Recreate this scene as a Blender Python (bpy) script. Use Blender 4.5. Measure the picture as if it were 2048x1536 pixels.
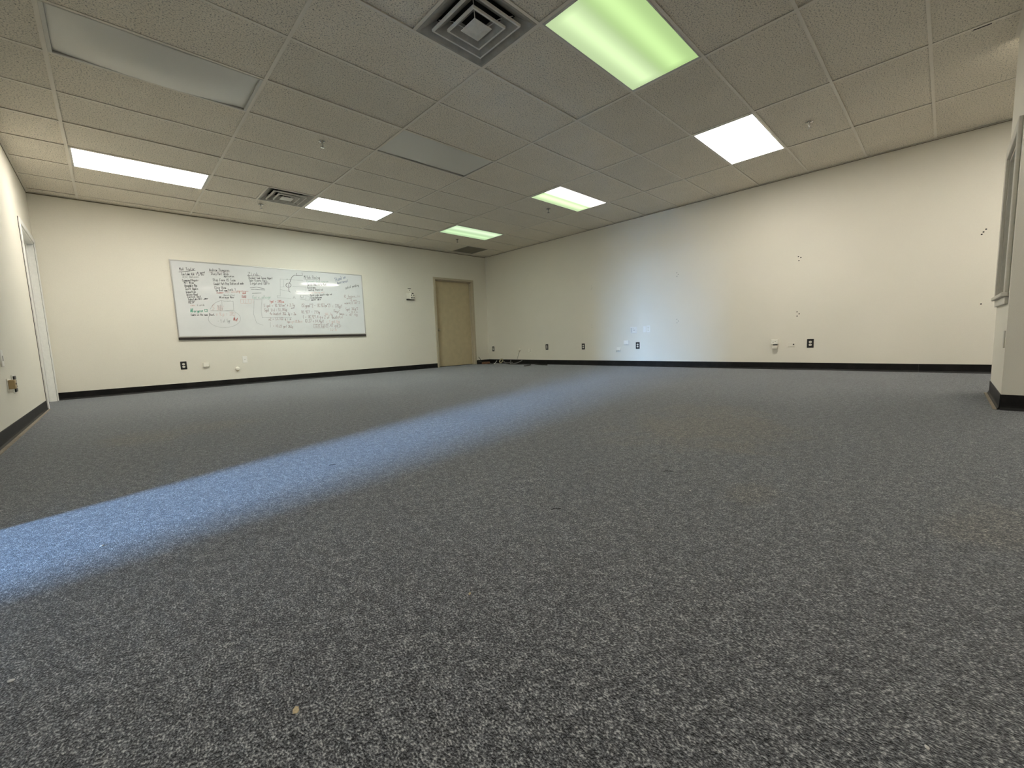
import bpy, bmesh, math, random
from mathutils import Vector, Matrix
random.seed(7)
D = bpy.data
SC = bpy.context.scene
COL = SC.collection
for o in list(D.objects):
    D.objects.remove(o, do_unlink=True)

# ------------------------------------------------------------------ camera
F_PX = 830.1256                       # focal length in pixels of the 2048 px wide frame
YAW, PITCH, ROLL = -0.763228, -0.105640, -0.037895
CAM = Vector((0.11990, -1.41041, 0.58360))
ROT = (Matrix.Rotation(YAW, 3, 'Z') @ Matrix.Rotation(PITCH, 3, 'X') @ Matrix.Rotation(-ROLL, 3, 'Y'))
cd = D.cameras.new('camera')
cd.sensor_fit = 'HORIZONTAL'; cd.sensor_width = 36.0
cd.lens = F_PX / 2048 * 36.0
cd.clip_start = 0.02; cd.clip_end = 200
cam = D.objects.new('camera', cd); COL.objects.link(cam)
right, fwd, up = ROT @ Vector((1, 0, 0)), ROT @ Vector((0, 1, 0)), ROT @ Vector((0, 0, 1))
M = Matrix((right, up, -fwd)).transposed().to_4x4(); M.translation = CAM
cam.matrix_world = M
SC.camera = cam

# ------------------------------------------------------------------ room numbers (metres)
H = 2.7087                            # height of the suspended ceiling
XL, XR, YF, YB = -0.463, 7.252, 6.880, -4.30
SX0, SX1, SY = 4.331, 5.285, -1.685   # the short partition with the small window
TX, TY = 1.2192, 0.6096               # ceiling module 4 ft x 2 ft
HALLX = -6.0                          # outer end of the entrance hall
OP0, OP1, OPH = -0.22, 0.74, 2.06     # doorway in the left wall towards the hall
GD0, GD1 = -1.42, -0.50               # glass entrance door

# ------------------------------------------------------------------ world, exposure
SKY = (0.32, 0.56, 1.0, 1.0)
SKY_STRENGTH = 240.0
w = D.worlds.new('world'); SC.world = w; w.use_nodes = True
bg = w.node_tree.nodes['Background']
bg.inputs[0].default_value = SKY
bg.inputs[1].default_value = SKY_STRENGTH
SC.view_settings.view_transform = 'Standard'
SC.view_settings.look = 'None'
SC.view_settings.gamma = 1.0
SC.view_settings.use_curve_mapping = False
SC.view_settings.exposure = 1.18
# portal in the glass entrance door: it gives no light of its own, it only guides sky sampling
pl = D.lights.new('daylight_portal', 'AREA'); pl.shape = 'RECTANGLE'
pl.size = GD1 - GD0; pl.size_y = 2.0
pl.cycles.is_portal = True
po = D.objects.new('daylight_portal', pl); COL.objects.link(po)
po.location = (HALLX - 0.02, (GD0 + GD1) / 2, 1.05)
po.rotation_euler = (math.pi / 2, 0, -math.pi / 2)

LAMP = 10.5                           # radiance of a fully lit lens

# ------------------------------------------------------------------ material helpers
def newmat(name):
    m = D.materials.new(name); m.use_nodes = True
    nt = m.node_tree
    return m, nt, nt.nodes['Principled BSDF']

def node(nt, t, **kw):
    n = nt.nodes.new(t)
    for k, v in kw.items():
        if k in n.inputs: n.inputs[k].default_value = v
        else: setattr(n, k, v)
    return n

def ramp(nt, fac, stops, interp='LINEAR'):
    r = nt.nodes.new('ShaderNodeValToRGB'); r.color_ramp.interpolation = interp
    el = r.color_ramp.elements
    while len(el) < len(stops): el.new(0.5)
    for e, (p, c) in zip(el, stops):
        e.position = p; e.color = (*c, 1) if len(c) == 3 else c
    nt.links.new(fac, r.inputs[0])
    return r.outputs[0]

def mixc(nt, fac, a, b, blend='MIX'):
    n = nt.nodes.new('ShaderNodeMix'); n.data_type = 'RGBA'; n.blend_type = blend
    for s, v in ((n.inputs[0], fac), (n.inputs[6], a), (n.inputs[7], b)):
        if hasattr(v, 'is_linked'): nt.links.new(v, s)
        elif isinstance(v, (int, float)): s.default_value = v
        else: s.default_value = (*v, 1)
    return n.outputs[2]

def math_(nt, op, a, b=None, c=None, clamp=False):
    n = nt.nodes.new('ShaderNodeMath'); n.operation = op; n.use_clamp = clamp
    for i, v in enumerate((a, b, c)):
        if v is None: continue
        if hasattr(v, 'is_linked'): nt.links.new(v, n.inputs[i])
        else: n.inputs[i].default_value = v
    return n.outputs[0]

def coords(nt, kind='Object'):
    return nt.nodes.new('ShaderNodeTexCoord').outputs[kind]

def noise(nt, vec, scale, detail=2, rough=0.5, dim=None):
    n = node(nt, 'ShaderNodeTexNoise')
    n.inputs['Scale'].default_value = scale; n.inputs['Detail'].default_value = detail
    n.inputs['Roughness'].default_value = rough
    nt.links.new(vec, n.inputs['Vector'])
    return n.outputs['Fac']

def bump(nt, bsdf, height, strength, dist):
    b = node(nt, 'ShaderNodeBump')
    b.inputs['Strength'].default_value = strength; b.inputs['Distance'].default_value = dist
    nt.links.new(height, b.inputs['Height']); nt.links.new(b.outputs[0], bsdf.inputs['Normal'])

def simple(name, col, rough=0.5, metal=0.0, var=0.06, scale=40, bmp=0.0, spec=0.5):
    m, nt, b = newmat(name)
    v = coords(nt)
    n = noise(nt, v, scale, 3)
    lo = tuple(max(0, c * (1 - var)) for c in col); hi = tuple(min(1, c * (1 + var)) for c in col)
    c = ramp(nt, n, [(0.3, lo), (0.7, hi)])
    nt.links.new(c, b.inputs['Base Color'])
    b.inputs['Roughness'].default_value = rough; b.inputs['Metallic'].default_value = metal
    b.inputs['Specular IOR Level'].default_value = spec
    if bmp: bump(nt, b, n, bmp, 0.002)
    return m

def wall_paint(name, col):
    m, nt, b = newmat(name)
    v = coords(nt)
    big = noise(nt, v, 0.9, 3)
    fine = noise(nt, v, 160, 2)
    c1 = ramp(nt, big, [(0.35, tuple(c * 0.965 for c in col)), (0.65, col)])
    sp = ramp(nt, noise(nt, v, 420, 1), [(0.35, (0.93,) * 3), (0.65, (1.0,) * 3)])
    nt.links.new(mixc(nt, 1.0, c1, sp, 'MULTIPLY'), b.inputs['Base Color'])
    b.inputs['Roughness'].default_value = 0.55; b.inputs['Specular IOR Level'].default_value = 0.3
    bump(nt, b, fine, 0.12, 0.002)
    return m

MT = {}
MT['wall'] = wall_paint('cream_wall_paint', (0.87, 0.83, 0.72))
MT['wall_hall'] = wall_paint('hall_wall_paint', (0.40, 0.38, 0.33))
MT['trim_white'] = simple('white_trim_paint', (0.88, 0.875, 0.83), 0.4, var=0.03)
MT['trim_grey'] = simple('warm_grey_trim_paint', (0.66, 0.62, 0.545), 0.45, var=0.03)
MT['door'] = simple('olive_beige_door_paint', (0.57, 0.475, 0.30), 0.45, var=0.05, scale=9)
MT['doorframe'] = simple('olive_beige_frame_paint', (0.52, 0.455, 0.33), 0.45, var=0.04)
MT['ivory'] = simple('ivory_plastic', (0.90, 0.865, 0.76), 0.4, var=0.03)
MT['white_plastic'] = simple('white_plastic', (0.90, 0.88, 0.82), 0.4, var=0.02)
MT['tan_plastic'] = simple('aged_tan_plastic', (0.42, 0.31, 0.15), 0.45, var=0.08)
MT['black_plastic'] = simple('black_plastic', (0.012, 0.011, 0.010), 0.45, var=0.1)
MT['dark'] = simple('dark_recess', (0.008, 0.007, 0.006), 0.9)
MT['chrome'] = simple('chrome_metal', (0.62, 0.60, 0.57), 0.18, 1.0, var=0.05)
MT['brass'] = simple('satin_nickel_metal', (0.60, 0.55, 0.45), 0.3, 1.0)
MT['tee'] = simple('off_white_grid_steel', (0.88, 0.82, 0.71), 0.5, var=0.03)
MT['fixture'] = simple('white_fixture_steel', (0.66, 0.64, 0.58), 0.4, var=0.03)
MT['louvre'] = simple('dusty_diffuser_steel', (0.80, 0.775, 0.71), 0.55, var=0.07, scale=25)
MT['sooty'] = simple('sooty_diffuser_flange', (0.40, 0.375, 0.325), 0.7, var=0.15, scale=12)
MT['grille'] = simple('dusty_grille_steel', (0.26, 0.235, 0.18), 0.6, var=0.15)
MT['plenum'] = simple('dark_plenum_deck', (0.02, 0.02, 0.02), 0.9)
MT['alu'] = simple('satin_aluminium', (0.55, 0.54, 0.51), 0.38, 0.7, var=0.04)
MT['alu_dark'] = simple('bronze_aluminium', (0.06, 0.05, 0.045), 0.4, 0.6)
MT['cardboard'] = simple('brown_cardboard', (0.20, 0.105, 0.06), 0.85, var=0.12)
MT['cable_black'] = simple('black_cable_jacket', (0.015, 0.014, 0.014), 0.5)
MT['cable_grey'] = simple('grey_cable_jacket', (0.16, 0.15, 0.155), 0.5)
MT['cable_cream'] = simple('cream_cable_jacket', (0.55, 0.50, 0.33), 0.5)
MT['cable_white'] = simple('white_cable_jacket', (0.62, 0.62, 0.62), 0.5)
MT['crumb'] = simple('pale_crumb', (0.62, 0.52, 0.33), 0.9, var=0.2, scale=400)
MT['lint_white'] = simple('white_paper_scrap', (0.75, 0.74, 0.72), 0.9)
MT['lint_dark'] = simple('dark_thread', (0.01, 0.01, 0.01), 0.9)
MT['pavement'] = simple('concrete_pavement', (0.32, 0.32, 0.31), 0.9, var=0.12, scale=3)
MT['cove_toe'] = simple('dusty_beige_carpet_edge', (0.30, 0.26, 0.20), 0.9, var=0.2, scale=60)

def vinyl():
    m, nt, b = newmat('black_vinyl_cove_base')
    v = coords(nt)
    c = ramp(nt, noise(nt, v, 7, 4, 0.65), [(0.45, (0.005, 0.0045, 0.0045)), (0.75, (0.016, 0.015, 0.014))])
    nt.links.new(c, b.inputs['Base Color'])
    b.inputs['Roughness'].default_value = 0.5; b.inputs['Specular IOR Level'].default_value = 0.25
    return m
MT['vinyl'] = vinyl()

def tile_mat():
    m, nt, b = newmat('mineral_fibre_ceiling_tile')
    v0 = coords(nt)
    info = nt.nodes.new('ShaderNodeObjectInfo')
    off = nt.nodes.new('ShaderNodeVectorMath'); off.operation = 'ADD'
    cmb = nt.nodes.new('ShaderNodeCombineXYZ')
    nt.links.new(math_(nt, 'MULTIPLY', info.outputs['Random'], 50.0), cmb.inputs[0])
    nt.links.new(v0, off.inputs[0]); nt.links.new(cmb.outputs[0], off.inputs[1])
    v = off.outputs[0]
    pits = noise(nt, v, 95, 2, 0.6)
    pits2 = noise(nt, v, 210, 1, 0.5)
    base = ramp(nt, noise(nt, v, 3, 2), [(0.3, (0.94, 0.87, 0.74)), (0.7, (0.98, 0.91, 0.78))])
    k = ramp(nt, pits, [(0.30, (0.30,) * 3), (0.43, (0.90,) * 3), (0.55, (1.0,) * 3)])
    k2 = ramp(nt, pits2, [(0.25, (0.72,) * 3), (0.5, (1.0,) * 3)])
    c = mixc(nt, 1.0, mixc(nt, 1.0, base, k, 'MULTIPLY'), k2, 'MULTIPLY')
    tone = mixc(nt, info.outputs['Random'], (0.95, 0.95, 0.95), (1.03, 1.02, 1.01))
    nt.links.new(mixc(nt, 1.0, c, tone, 'MULTIPLY'), b.inputs['Base Color'])
    b.inputs['Roughness'].default_value = 0.95; b.inputs['Specular IOR Level'].default_value = 0.1
    bump(nt, b, pits, 0.7, 0.005)
    return m
MT['tile'] = tile_mat()

def carpet_mat():
    m, nt, b = newmat('blue_grey_loop_carpet')
    v = coords(nt)
    st = nt.nodes.new('ShaderNodeMapping'); st.inputs['Scale'].default_value = (1.0, 0.62, 1.0)
    st.inputs['Rotation'].default_value = (0, 0, 0.3)
    nt.links.new(v, st.inputs[0])
    f = noise(nt, st.outputs[0], 330, 2, 0.6)
    f2 = noise(nt, st.outputs[0], 120, 2, 0.55)
    f3 = noise(nt, st.outputs[0], 38, 2, 0.5)
    big = noise(nt, v, 1.3, 3, 0.5)
    spk = math_(nt, 'ADD', f, math_(nt, 'ADD', math_(nt, 'MULTIPLY', math_(nt, 'SUBTRACT', f2, 0.5), 0.45), math_(nt, 'MULTIPLY', math_(nt, 'SUBTRACT', f3, 0.5), 0.22)))
    c = ramp(nt, spk, [(0.33, (0.003, 0.003, 0.004)), (0.46, (0.062, 0.065, 0.072)),
                       (0.57, (0.20, 0.208, 0.222)), (0.72, (0.66, 0.67, 0.68))])
    c = mixc(nt, 1.0, c, ramp(nt, big, [(0.3, (0.92, 0.92, 0.93)), (0.7, (1.07, 1.07, 1.05))]), 'MULTIPLY')
    # brown spill stains, each with its own place and ragged outline
    def stain(cx, cy, rx, ry, amt):
        mp = nt.nodes.new('ShaderNodeMapping'); mp.vector_type = 'POINT'
        mp.inputs['Location'].default_value = (-cx / rx, -cy / ry, 0)
        mp.inputs['Scale'].default_value = (1 / rx, 1 / ry, 0)
        nt.links.new(v, mp.inputs[0])
        ln = nt.nodes.new('ShaderNodeVectorMath'); ln.operation = 'LENGTH'
        nt.links.new(mp.outputs[0], ln.inputs[0])
        d = math_(nt, 'ADD', ln.outputs['Value'], math_(nt, 'MULTIPLY', math_(nt, 'SUBTRACT', noise(nt, v, 4.5, 4, 0.6), 0.5), 2.2))
        return math_(nt, 'MULTIPLY', math_(nt, 'SUBTRACT', 1.0, math_(nt, 'SMOOTHSTEP', d, 0.55, 1.05) if False else math_(nt, 'MULTIPLY', math_(nt, 'SUBTRACT', d, 0.5), 1.6, clamp=True), clamp=True), amt)
    tot = None
    for s in ((2.72, -0.42, 0.62, 0.50, 0.6), (1.87, -1.52, 0.26, 0.12, 0.35), (0.23, 2.45, 0.26, 0.30, 0.5),
              (0.62, 2.55, 0.30, 0.34, 0.45), (1.75, -0.95, 0.14, 0.10, 0.35), (3.3, -0.2, 0.4, 0.35, 0.45)):
        k = stain(*s)
        tot = k if tot is None else math_(nt, 'MAXIMUM', tot, k)
    c = mixc(nt, math_(nt, 'MULTIPLY', tot, 0.8), c, mixc(nt, 1.0, c, (1.35, 1.12, 0.76), 'MULTIPLY'))
    nt.links.new(c, b.inputs['Base Color'])
    b.inputs['Roughness'].default_value = 0.9; b.inputs['Specular IOR Level'].default_value = 0.15
    b.inputs['Sheen Weight'].default_value = 0.5; b.inputs['Sheen Roughness'].default_value = 0.45
    b.inputs['Sheen Tint'].default_value = (0.8, 0.85, 0.9, 1)
    bump(nt, b, f, 0.9, 0.006)
    return m
MT['carpet'] = carpet_mat()

def board_mat():
    m, nt, b = newmat('glossy_whiteboard_enamel')
    v = coords(nt)
    sm = noise(nt, v, 2.2, 4, 0.6)
    c = ramp(nt, sm, [(0.3, (0.74, 0.755, 0.755)), (0.7, (0.80, 0.81, 0.805))])
    nt.links.new(c, b.inputs['Base Color'])
    b.inputs['Roughness'].default_value = 0.045; b.inputs['Specular IOR Level'].default_value = 0.6
    bump(nt, b, noise(nt, v, 0.8, 0), 0.06, 0.02)
    return m
MT['board'] = board_mat()

def ink(name, col):
    m, nt, b = newmat(name)
    v = coords(nt)
    c = ramp(nt, noise(nt, v, 25, 2), [(0.3, col), (0.7, tuple(min(1, x * 1.5 + 0.02) for x in col))])
    nt.links.new(c, b.inputs['Base Color']); b.inputs['Roughness'].default_value = 0.5
    return m
INK = {'k': ink('black_marker_ink', (0.035, 0.035, 0.04)), 'g': ink('faded_grey_marker_ink', (0.30, 0.31, 0.31)),
       'r': ink('red_marker_ink', (0.46, 0.15, 0.14)), 'p': ink('faded_red_marker_ink', (0.55, 0.41, 0.39)),
       'e': ink('green_marker_ink', (0.03, 0.33, 0.20)), 'f': ink('faded_green_marker_ink', (0.27, 0.40, 0.34)),
       'b': ink('blue_marker_ink', (0.09, 0.13, 0.22)), 'm': ink('maroon_marker_ink', (0.33, 0.25, 0.25))}

def glass_mat(name, tint, gloss=0.12):
    m, nt, b = newmat(name)
    nt.nodes.remove(b)
    out = nt.nodes['Material Output']
    tr = node(nt, 'ShaderNodeBsdfTransparent'); tr.inputs[0].default_value = (*tint, 1)
    gl = node(nt, 'ShaderNodeBsdfGlossy'); gl.inputs['Roughness'].default_value = 0.02
    fr = node(nt, 'ShaderNodeFresnel'); fr.inputs[0].default_value = 1.5
    mx = node(nt, 'ShaderNodeMixShader')
    nt.links.new(fr.outputs[0], mx.inputs[0])
    nt.links.new(tr.outputs[0], mx.inputs[1]); nt.links.new(gl.outputs[0], mx.inputs[2])
    nt.links.new(mx.outputs[0], out.inputs[0])
    return m
MT['glass'] = glass_mat('clear_glass', (0.92, 0.95, 0.95))

def lens_mat(name, cols, level, contrast=0.0):
    """Lit acrylic lens of a fluorescent fixture; cols are the tints of the two tubes behind it
    (the tube at -y first), contrast is how much brighter the lens is in front of the tubes."""
    m, nt, b = newmat(name)
    nt.nodes.remove(b)
    out = nt.nodes['Material Output']
    v = coords(nt)
    sp = nt.nodes.new('ShaderNodeSeparateXYZ'); nt.links.new(v, sp.inputs[0])
    y = sp.outputs['Y']
    side = nt.nodes.new('ShaderNodeMapRange'); side.interpolation_type = 'SMOOTHSTEP'
    side.inputs['From Min'].default_value = -0.05; side.inputs['From Max'].default_value = 0.05
    nt.links.new(y, side.inputs['Value'])
    c = mixc(nt, side.outputs[0], cols[0], cols[1])
    d = math_(nt, 'DIVIDE', math_(nt, 'SUBTRACT', math_(nt, 'ABSOLUTE', y), 0.13), 0.075)
    bell = math_(nt, 'POWER', 2.718, math_(nt, 'MULTIPLY', math_(nt, 'MULTIPLY', d, d), -1.0))
    ex = math_(nt, 'MULTIPLY', math_(nt, 'SUBTRACT', math_(nt, 'ABSOLUTE', sp.outputs['X']), 0.50), 12.0, clamp=True)
    bell = math_(nt, 'MULTIPLY', bell, math_(nt, 'SUBTRACT', 1.0, ex))
    s = math_(nt, 'MULTIPLY', math_(nt, 'ADD', 1.0 - contrast, math_(nt, 'MULTIPLY', bell, contrast)), level)
    em = node(nt, 'ShaderNodeEmission')
    nt.links.new(c, em.inputs[0]); nt.links.new(s, em.inputs[1])
    nt.links.new(em.outputs[0], out.inputs[0])
    return m
WARM, COOL = (1.0, 0.945, 0.85), (0.92, 1.0, 0.93)
GREEN, PALE = (0.60, 0.86, 0.36), (1.0, 0.92, 0.86)
LENS = {'bright': lens_mat('lit_lens_warm_white', (WARM, WARM), LAMP, 0.1),
        'bright_b': lens_mat('lit_lens_warm_white_wall_side', (WARM, WARM), LAMP * 0.88, 0.1),
        'cool': lens_mat('lit_lens_cool_white', (COOL, COOL), LAMP * 1.25, 0.15),
        'rear': lens_mat('lit_lens_rear_row', (WARM, WARM), LAMP * 0.30, 0.1),
        'green': lens_mat('weak_lens_green', (GREEN, (0.72, 0.93, 0.50)), 0.50, 0.35),
        'mint': lens_mat('weak_lens_mint', ((0.72, 0.93, 0.60), (0.60, 0.84, 0.48)), 0.53, 0.3),
        'half': lens_mat('half_lit_lens', ((3.6, 3.35, 3.15), (0.80, 1.05, 0.58)), 0.58, 0.45)}

def off_lens():
    m, nt, b = newmat('unlit_acrylic_lens')
    v = coords(nt)
    n = noise(nt, v, 300, 1)
    c = ramp(nt, n, [(0.3, (0.80, 0.785, 0.72)), (0.7, (0.84, 0.825, 0.76))])
    nt.links.new(c, b.inputs['Base Color'])
    b.inputs['Roughness'].default_value = 0.33; b.inputs['Specular IOR Level'].default_value = 0.55
    bump(nt, b, n, 0.3, 0.002)
    return m
LENS['off'] = off_lens()

# ------------------------------------------------------------------ mesh helpers
class B:
    """collects shapes into one bmesh, then links it as ONE object"""
    def __init__(s): s.bm = bmesh.new()
    def box(s, x0, x1, y0, y1, z0, z1, bev=0.0, seg=1):
        r = bmesh.ops.create_cube(s.bm, size=1.0)
        for v in r['verts']:
            v.co = Vector(((x0 + x1) / 2 + v.co.x * (x1 - x0), (y0 + y1) / 2 + v.co.y * (y1 - y0), (z0 + z1) / 2 + v.co.z * (z1 - z0)))
        if bev:
            es = list({e for v in r['verts'] for e in v.link_edges})
            bmesh.ops.bevel(s.bm, geom=es, offset=bev, segments=seg, affect='EDGES', profile=0.5)
        return s
    def poly(s, pts):
        s.bm.faces.new([s.bm.verts.new(p) for p in pts]); return s
    def lathe(s, prof, mat=Matrix(), n=20):
        """prof: (radius, height) list turned about local z"""
        rings = []
        for r, z in prof:
            rings.append([s.bm.verts.new(mat @ Vector((r * math.cos(2 * math.pi * i / n), r * math.sin(2 * math.pi * i / n), z))) for i in range(n)])
        for a, b in zip(rings, rings[1:]):
            for i in range(n):
                s.bm.faces.new((a[i], a[(i + 1) % n], b[(i + 1) % n], b[i]))
        s.bm.faces.new(rings[0][::-1]); s.bm.faces.new(rings[-1])
        return s
    def tube(s, pts, r, n=7, smooth=4):
        P = [Vector(p) for p in pts]
        if smooth > 1 and len(P) > 2:      # Catmull-Rom
            Q = []
            for i in range(len(P) - 1):
                a, b, c, d = P[max(i - 1, 0)], P[i], P[i + 1], P[min(i + 2, len(P) - 1)]
                for k in range(smooth):
                    t = k / smooth
                    Q.append(0.5 * ((2 * b) + (c - a) * t + (2 * a - 5 * b + 4 * c - d) * t * t + (3 * b - a - 3 * c + d) * t ** 3))
            Q.append(P[-1]); P = Q
        rings = []
        for i, p in enumerate(P):
            t = (P[min(i + 1, len(P) - 1)] - P[max(i - 1, 0)]).normalized()
            a = t.cross(Vector((0, 0, 1)));
            if a.length < 1e-3: a = t.cross(Vector((1, 0, 0)))
            a.normalize(); b = a.cross(t)
            rings.append([s.bm.verts.new(p + r * (math.cos(2 * math.pi * k / n) * a + math.sin(2 * math.pi * k / n) * b)) for k in range(n)])
        for a, b in zip(rings, rings[1:]):
            for i in range(n): s.bm.faces.new((a[i], a[(i + 1) % n], b[(i + 1) % n], b[i]))
        s.bm.faces.new(rings[0][::-1]); s.bm.faces.new(rings[-1])
        return s
    def frustum(s, a, za, b, zb, t):
        """square sheet-metal cone: half size a at za to half size b at zb, thickness t"""
        def ring(h, z): return [s.bm.verts.new((sx * h, sy * h, z)) for sx, sy in ((-1, -1), (1, -1), (1, 1), (-1, 1))]
        R = [ring(a, za), ring(b, zb), ring(b + t * 0.3, zb + t), ring(a + t * 0.3, za + t)]
        for i in range(4):
            for k in range(4):
                p, q = R[i], R[(i + 1) % 4]
                s.bm.faces.new((p[k], p[(k + 1) % 4], q[(k + 1) % 4], q[k]))
        return s
    def mesh(s, name):
        bmesh.ops.recalc_face_normals(s.bm, faces=s.bm.faces)
        me = D.meshes.new(name); s.bm.to_mesh(me); s.bm.free(); return me
    def obj(s, name, mat, parent=None, smooth=False, loc=None):
        return link(name, s.mesh(name), mat, parent, smooth, loc)

def link(name, me, mat, parent=None, smooth=False, loc=None):
    if isinstance(mat, str): mat = MT[mat]
    if not me.materials: me.materials.append(mat)
    if smooth:
        for p in me.polygons: p.use_smooth = True
    o = D.objects.new(name, me); COL.objects.link(o)
    if parent is not None: o.parent = parent
    if loc is not None: o.location = loc
    return o

def empty(name, loc=(0, 0, 0), rz=0.0):
    o = D.objects.new(name, None); COL.objects.link(o)
    o.empty_display_size = 0.05; o.location = loc; o.rotation_euler = (0, 0, rz); return o

def tag(o, label, cat, group=None):
    o['label'] = label; o['category'] = cat
    if group: o['group'] = group
    return o

def struct(o, label=None):
    o['kind'] = 'structure'
    if label: o['label'] = label
    return o

FAR, RIGHT, LEFT, FRONT = math.pi, math.pi / 2, -math.pi / 2, 0.0   # local +y points out of the wall
def at_far(x, z): return (x, YF, z), FAR
def at_right(y, z): return (XR, y, z), RIGHT
def at_left(y, z): return (XL, y, z), LEFT

# ------------------------------------------------------------------ floor, walls
struct(B().box(HALLX - 0.1, XR + 0.2, YB - 0.2, YF + 0.2, -0.12, 0).obj('floor', 'carpet'), 'blue-grey speckled loop-pile carpet covering the whole room')
T = 0.12; TOP = H + 0.62
struct(B().box(XL - T, 5.660, YF, YF + T + 0.1, 0, TOP).box(6.810, XR + T, YF, YF + T + 0.1, 0, TOP)
       .box(5.660, 6.810, YF, YF + T + 0.1, 2.085, TOP).obj('wall_far', 'wall'), 'cream painted wall with whiteboard and olive door')
wr = struct(B().box(XR, XR + T, YB - T, YF, 0, TOP).obj('wall_right', 'wall'), 'long bare cream wall with screw holes and low outlets')
D2A, D2B, D2H = 5.672, 6.785, 2.05
struct(B().box(XL - T, XL, YB - T, OP0, 0, TOP).box(XL - T, XL, OP0, OP1, OPH, TOP).box(XL - T, XL, OP1, D2A, 0, TOP)
       .box(XL - T, XL, D2A, D2B, D2H, TOP).box(XL - T, XL, D2B, YF, 0, TOP).obj('wall_left', 'wall'), 'cream painted wall with white framed door')
struct(B().box(XL - T, XR + T, YB - T, YB, 0, TOP).obj('wall_rear', 'wall'), 'cream painted wall behind the open carpet')
# wall block with the small interior window
ST = 0.15
WX0, WX1, WZ0, WZ1 = 4.475, 5.175, 0.775, 1.80
struct(B().box(SX0, WX0, SY - ST, SY, 0, TOP).box(WX1, SX1, SY - ST, SY, 0, TOP).box(WX0, WX1, SY - ST, SY, 0, WZ0)
       .box(WX0, WX1, SY - ST, SY, WZ1, TOP)
       .obj('wall_front', 'wall'), 'short cream partition wall with small framed interior window')
# entrance hall beyond the doorway
HW = 1.6
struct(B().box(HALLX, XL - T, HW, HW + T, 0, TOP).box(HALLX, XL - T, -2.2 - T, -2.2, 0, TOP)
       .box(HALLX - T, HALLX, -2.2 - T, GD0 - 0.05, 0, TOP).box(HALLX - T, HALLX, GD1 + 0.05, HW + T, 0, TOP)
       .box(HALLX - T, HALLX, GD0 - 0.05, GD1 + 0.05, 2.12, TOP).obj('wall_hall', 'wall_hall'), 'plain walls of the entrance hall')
struct(B().box(HALLX, XL - T, -2.2, HW, 2.5, 2.56).obj('ceiling_hall', 'trim_white'), 'plain ceiling of the entrance hall')
struct(B().box(HALLX - 30, HALLX - T, -25, 25, -0.14, -0.02).obj('ground_outside', 'pavement'), 'grey concrete pavement outside the entrance')

struct(B().box(HALLX - 22.2, HALLX - 22, -20, 20, -0.02, 1.7).obj('wall_sky_block', 'pavement'), 'added grey concrete wall blocking the low sky across the pavement')  # unseen wall added to cut low sky and dim the right wall patch
# glass entrance door
g = struct(empty('door_3', (HALLX - 0.06, (GD0 + GD1) / 2, 0)), 'bronze framed glass entrance door')
hw = (GD1 - GD0) / 2
B().box(-0.03, 0.03, -hw - 0.05, -hw, 0, 2.12).box(-0.03, 0.03, hw, hw + 0.05, 0, 2.12).box(-0.03, 0.03, -hw, hw, 2.06, 2.12).obj('door_frame', 'alu_dark', g)
B().box(-0.02, 0.02, -hw, -hw + 0.05, 0.01, 2.06).box(-0.02, 0.02, hw - 0.05, hw, 0.01, 2.06).box(-0.02, 0.02, -hw + 0.05, hw - 0.05, 0.01, 0.15).box(-0.02, 0.02, -hw + 0.05, hw - 0.05, 2.0, 2.06).obj('door_stile', 'alu_dark', g)
B().box(-0.004, 0.004, -hw + 0.05, hw - 0.05, 0.15, 2.0).obj('pane', 'glass', g)
B().box(0.05, 0.07, -hw + 0.08, hw - 0.08, 1.0, 1.04).box(0.02, 0.05, -hw + 0.08, -hw + 0.11, 1.0, 1.04).box(0.02, 0.05, hw - 0.11, hw - 0.08, 1.0, 1.04).obj('push_bar', 'alu', g)

# casing of the doorway to the hall
t = struct(empty('trim_1', (XL, OP0, 0)), 'white casing around the doorway to the hall')
B().box(0, 0.018, -0.07, 0.0, 0, OPH).obj('casing_side', 'trim_white', t)
B().box(0, 0.018, OP1 - OP0, OP1 - OP0 + 0.07, 0, OPH).obj('casing_side', 'trim_white', t)
B().box(0, 0.018, -0.07, OP1 - OP0 + 0.07, OPH, OPH + 0.07).obj('casing_head', 'trim_white', t)

# its door leaf, standing open into the hall
d4 = struct(empty('door_4', (XL - T - 0.01, OP0 + 0.02, 0), math.radians(-9.5)), 'white door leaf standing open into the hall')
lf = B().box(-0.90, 0, -0.04, 0, 0.01, OPH - 0.02, 0.002).obj('door_slab', 'trim_white', d4)
B().lathe([(0.03, 0), (0.03, 0.006), (0.011, 0.01), (0.011, 0.03), (0.024, 0.038), (0.026, 0.05), (0.012, 0.058)], Matrix.Translation((-0.83, 0, 0.95)) @ Matrix.Rotation(-math.pi / 2, 4, 'X')).obj('door_knob', 'brass', lf, True)
# backing added behind the white door to stop sky light leaking under it
struct(B().box(XL - T - 0.06, XL - T, 5.5, 6.95, 0, 2.3).obj('wall_backing', 'wall_hall'), 'plain backing slab added behind the white door to block sky light')

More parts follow.
